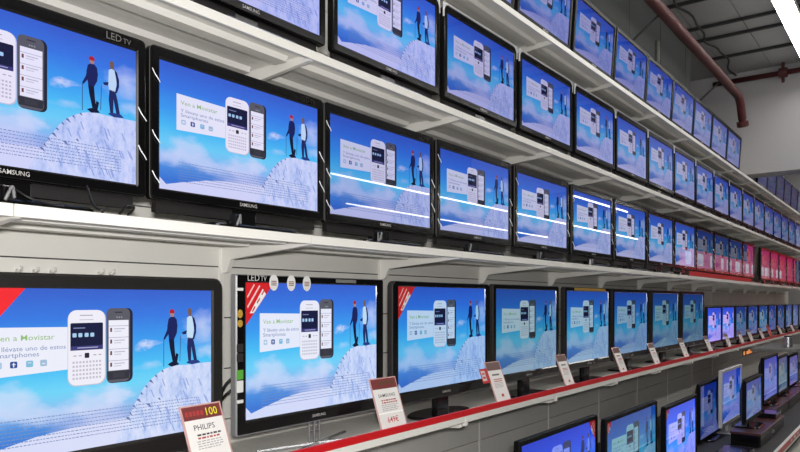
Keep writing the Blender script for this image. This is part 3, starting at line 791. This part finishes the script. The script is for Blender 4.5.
for i, (x, w, h) in enumerate(px_):
    kind = 'red' if x == 773 else 'other'
    lab = ('red price tag on the far part of the red rail' if kind == 'red' else 'white leaning price tag on the red-edged shelf, %s from the left' % ORD[i + 2])
    pt_ = ticket('price_tag', lab, (tx, S(x) * 2.12, ZS), w, h, .38, -.1, kind, 'price tags on the red-edged shelf')
    if x == 507:
        dp = Pic(1.0, y0=-.165, z0=.275, w=.085, h=.095)
        dp.rect(0, 0, 1, 1, rgb(190, 44, 46), 8); dp.rect(.12, .14, .62, .84, rgb(214, 200, 196), 10); dp.rect(.2, .3, .52, .4, rgb(190, 60, 60), 12); dp.rect(.2, .55, .52, .68, rgb(190, 60, 60), 12)
        me = dp.mesh('discount_flag', [M['card']]); me.transform(Matrix.Translation((.002, 0, 0))); me.transform(Matrix.Rotation(-.38, 4, 'Y'))
        o = obj('discount_flag', me, pt_); o['label'] = 'small red and white discount flag sticking out to the left'

# little things
og = thing('orange_reflection', 'small orange reflection, made as glowing blocks, on the back panel under the red-edged shelf', 'reflection', (-WALL, S(743) * WALL, EYE - 1.03))
obj('plate', MB().box(0, .008, -.05, .82, -.02, .10).mesh('plate', [M['grey']]), og)  # added backing for the orange reflection blocks
for a, b, c in ((0, .09, .07), (.28, .38, .06), (.44, .56, .08), (.64, .74, .06)): obj('reflection_block', MB().box(.008, .02, a, b, .0, c).mesh('reflection_block', [M['orange']], .004), og)  # glowing blocks standing in for an orange reflection on the panel
pl = thing('display_ledge', 'grey rounded ledge jutting out from the red-edged shelf at far right', 'ledge', (-LIP + .03, 11.6, EYE - .74))
obj('plate', MB().prism([(0, 0), (.55, .1), (.62, .3), (.62, 1.2), (.55, 1.5), (0, 1.6)], 2, -.02, .02).mesh('plate', [M['grey']], .004), pl)
obj('arm', MB().box(-.05, .10, .7, .9, -.03, .0).mesh('arm', [M['grey']]), pl)
cyl = thing('metal_can', 'silver cylinder standing on the grey ledge at far right', 'can', (-LIP + .45, 12.2, EYE - .72))
lp = lambda r: [(r * math.cos(2 * math.pi * k / 20), r * math.sin(2 * math.pi * k / 20)) for k in range(20)]
obj('body', MB().loft([[(a, b, z) for a, b in lp(r)] for r, z in ((.06, 0), (.065, .006), (.065, .15), (.055, .16))], None, True, True).mesh('body', [M['silver']], smooth=False), cyl)
obj('lid', MB().loft([[(a, b, z) for a, b in lp(r)] for r, z in ((.056, .16), (.056, .175), (.03, .18))], None, True, True).mesh('lid', [M['edge']]), cyl)
# cables on the third shelf
def cable(lab, pts, r=.004, mat='cable'):
    tag(obj('power_cable', MB().tube(smooth_path(pts), r, 6).mesh('power_cable', [M[mat]], smooth=True)), lab, 'cable', 'loose cables on the third shelf')
zc = EYE + HS['C']
def ly(x, d=LIP): return S(x) * d
cable('black cable loop hanging over the third shelf below the first television', [(-2.16, ly(97), zc + .09), (-2.13, ly(98), zc + .03), (-2.098, ly(101), zc + .008), (-2.11, ly(106), zc + .012), (-2.15, ly(110), zc + .006)])
cable('short black cable loop at the lip left of the second television', [(-2.14, ly(126), zc + .006), (-2.105, ly(127), zc + .03), (-2.098, ly(130), zc + .034), (-2.10, ly(134), zc + .026), (-2.14, ly(134.5), zc + .006)])
cable('thin black cable lying behind the lip at the far left', [(-2.15, ly(22), zc + .05), (-2.12, ly(35), zc + .022), (-2.12, ly(60), zc + .010), (-2.14, ly(95), zc + .008)])
for i, (x, w) in enumerate(((8, .05), (238, .045), (380, .05), (470, .05), (540, .05), (592, .05))):
    t = thing('security_tag', 'small silver and black security tag under television, %s from the left on the third shelf' % ORD[i], 'security tag', (-LIP - .035, ly(x, 2.12), zc), .4, 'security tags on the third shelf')
    obj('body', MB().box(-.012, .012, -w / 2, w / 2, 0, .055).mesh('body', [M['stand']], .005), t)
    obj('clip', MB().tube(smooth_path([(0.012, -w * .3, .01), (.02, -w * .1, .04), (.016, w * .2, .05), (.012, w * .4, .02)]), .005, 6).mesh('clip', [M['chrome']], smooth=True), t)
# wall hooks and power leads behind the red-edged shelf
for i, x in enumerate((17, 34, 51, 99, 110)):
    tag(obj('wall_hook', MB().tube([(0, 0, 0), (.02, 0, 0), (.03, 0, .004), (.034, 0, .016)], .007, 8).mesh('wall_hook', [M['white']], smooth=True), loc=(-WALL, S(x) * WALL, EYE + .112)), 'small metal hook on the white panel above the first lower television, %s from the left' % ORD[i], 'hook', 'hooks on the white panel')
yk = S(222) * 2.52
for i in range(2):
    tag(obj('power_lead', MB().tube(smooth_path([(-2.47, yk + .16, EYE - .30 - .04 * i), (-2.56, yk + .06, EYE - .38 - .05 * i), (-2.52, yk - .02 - .02 * i, EYE - .5), (-2.5, yk - .05, EYE - .62), (-2.46, yk - .03, EYE - .684)]), .007, 6).mesh('power_lead', [M['cable']], smooth=True)),
        ['upper black lead curving down between the first two lower televisions', 'lower black lead curving down between the first two lower televisions'][i], 'cable')

# ------------------------------------------------------------------ light, world, camera
def area(name, loc, target, sx, sy, energy, col=(1, 1, 1)):
    l = bpy.data.lights.new(name, 'AREA'); l.shape = 'RECTANGLE'; l.size = sx; l.size_y = sy; l.energy = energy; l.color = col
    o = bpy.data.objects.new(name, l); C.objects.link(o); o.location = loc
    o.rotation_euler = (Vector(target) - Vector(loc)).to_track_quat('-Z', 'Y').to_euler(); return o
area('fill_light_behind_camera', (2.0, -2.2, 3.2), (-2.3, 3.2, 1.7), 2.4, 2.0, 80, (1, .98, .95))  # fill light added out of view to brighten the near shelves
area('camera_flash', (.12, -.1, EYE + .12), (-2.2, 3.2, EYE + .3), .12, .08, 88, (1, .98, .96))
w = bpy.data.worlds.new('shop'); w.use_nodes = True; bpy.context.scene.world = w
w.node_tree.nodes['Background'].inputs[0].default_value = (.9, .95, 1, 1)
w.node_tree.nodes['Background'].inputs[1].default_value = .03

cd = bpy.data.cameras.new('camera'); cam = bpy.data.objects.new('camera', cd); C.objects.link(cam)
cam.location = (0, 0, EYE); cam.rotation_euler = (math.pi / 2, 0, TH)
cd.sensor_width = 36; cd.lens = F / 800 * 36; cd.shift_y = (HOR - 226) / 800; cd.clip_start = .05
sc = bpy.context.scene; sc.camera = cam
sc.view_settings.view_transform = 'Standard'; sc.view_settings.look = 'None'
sc.view_settings.exposure = 0; sc.view_settings.gamma = 1
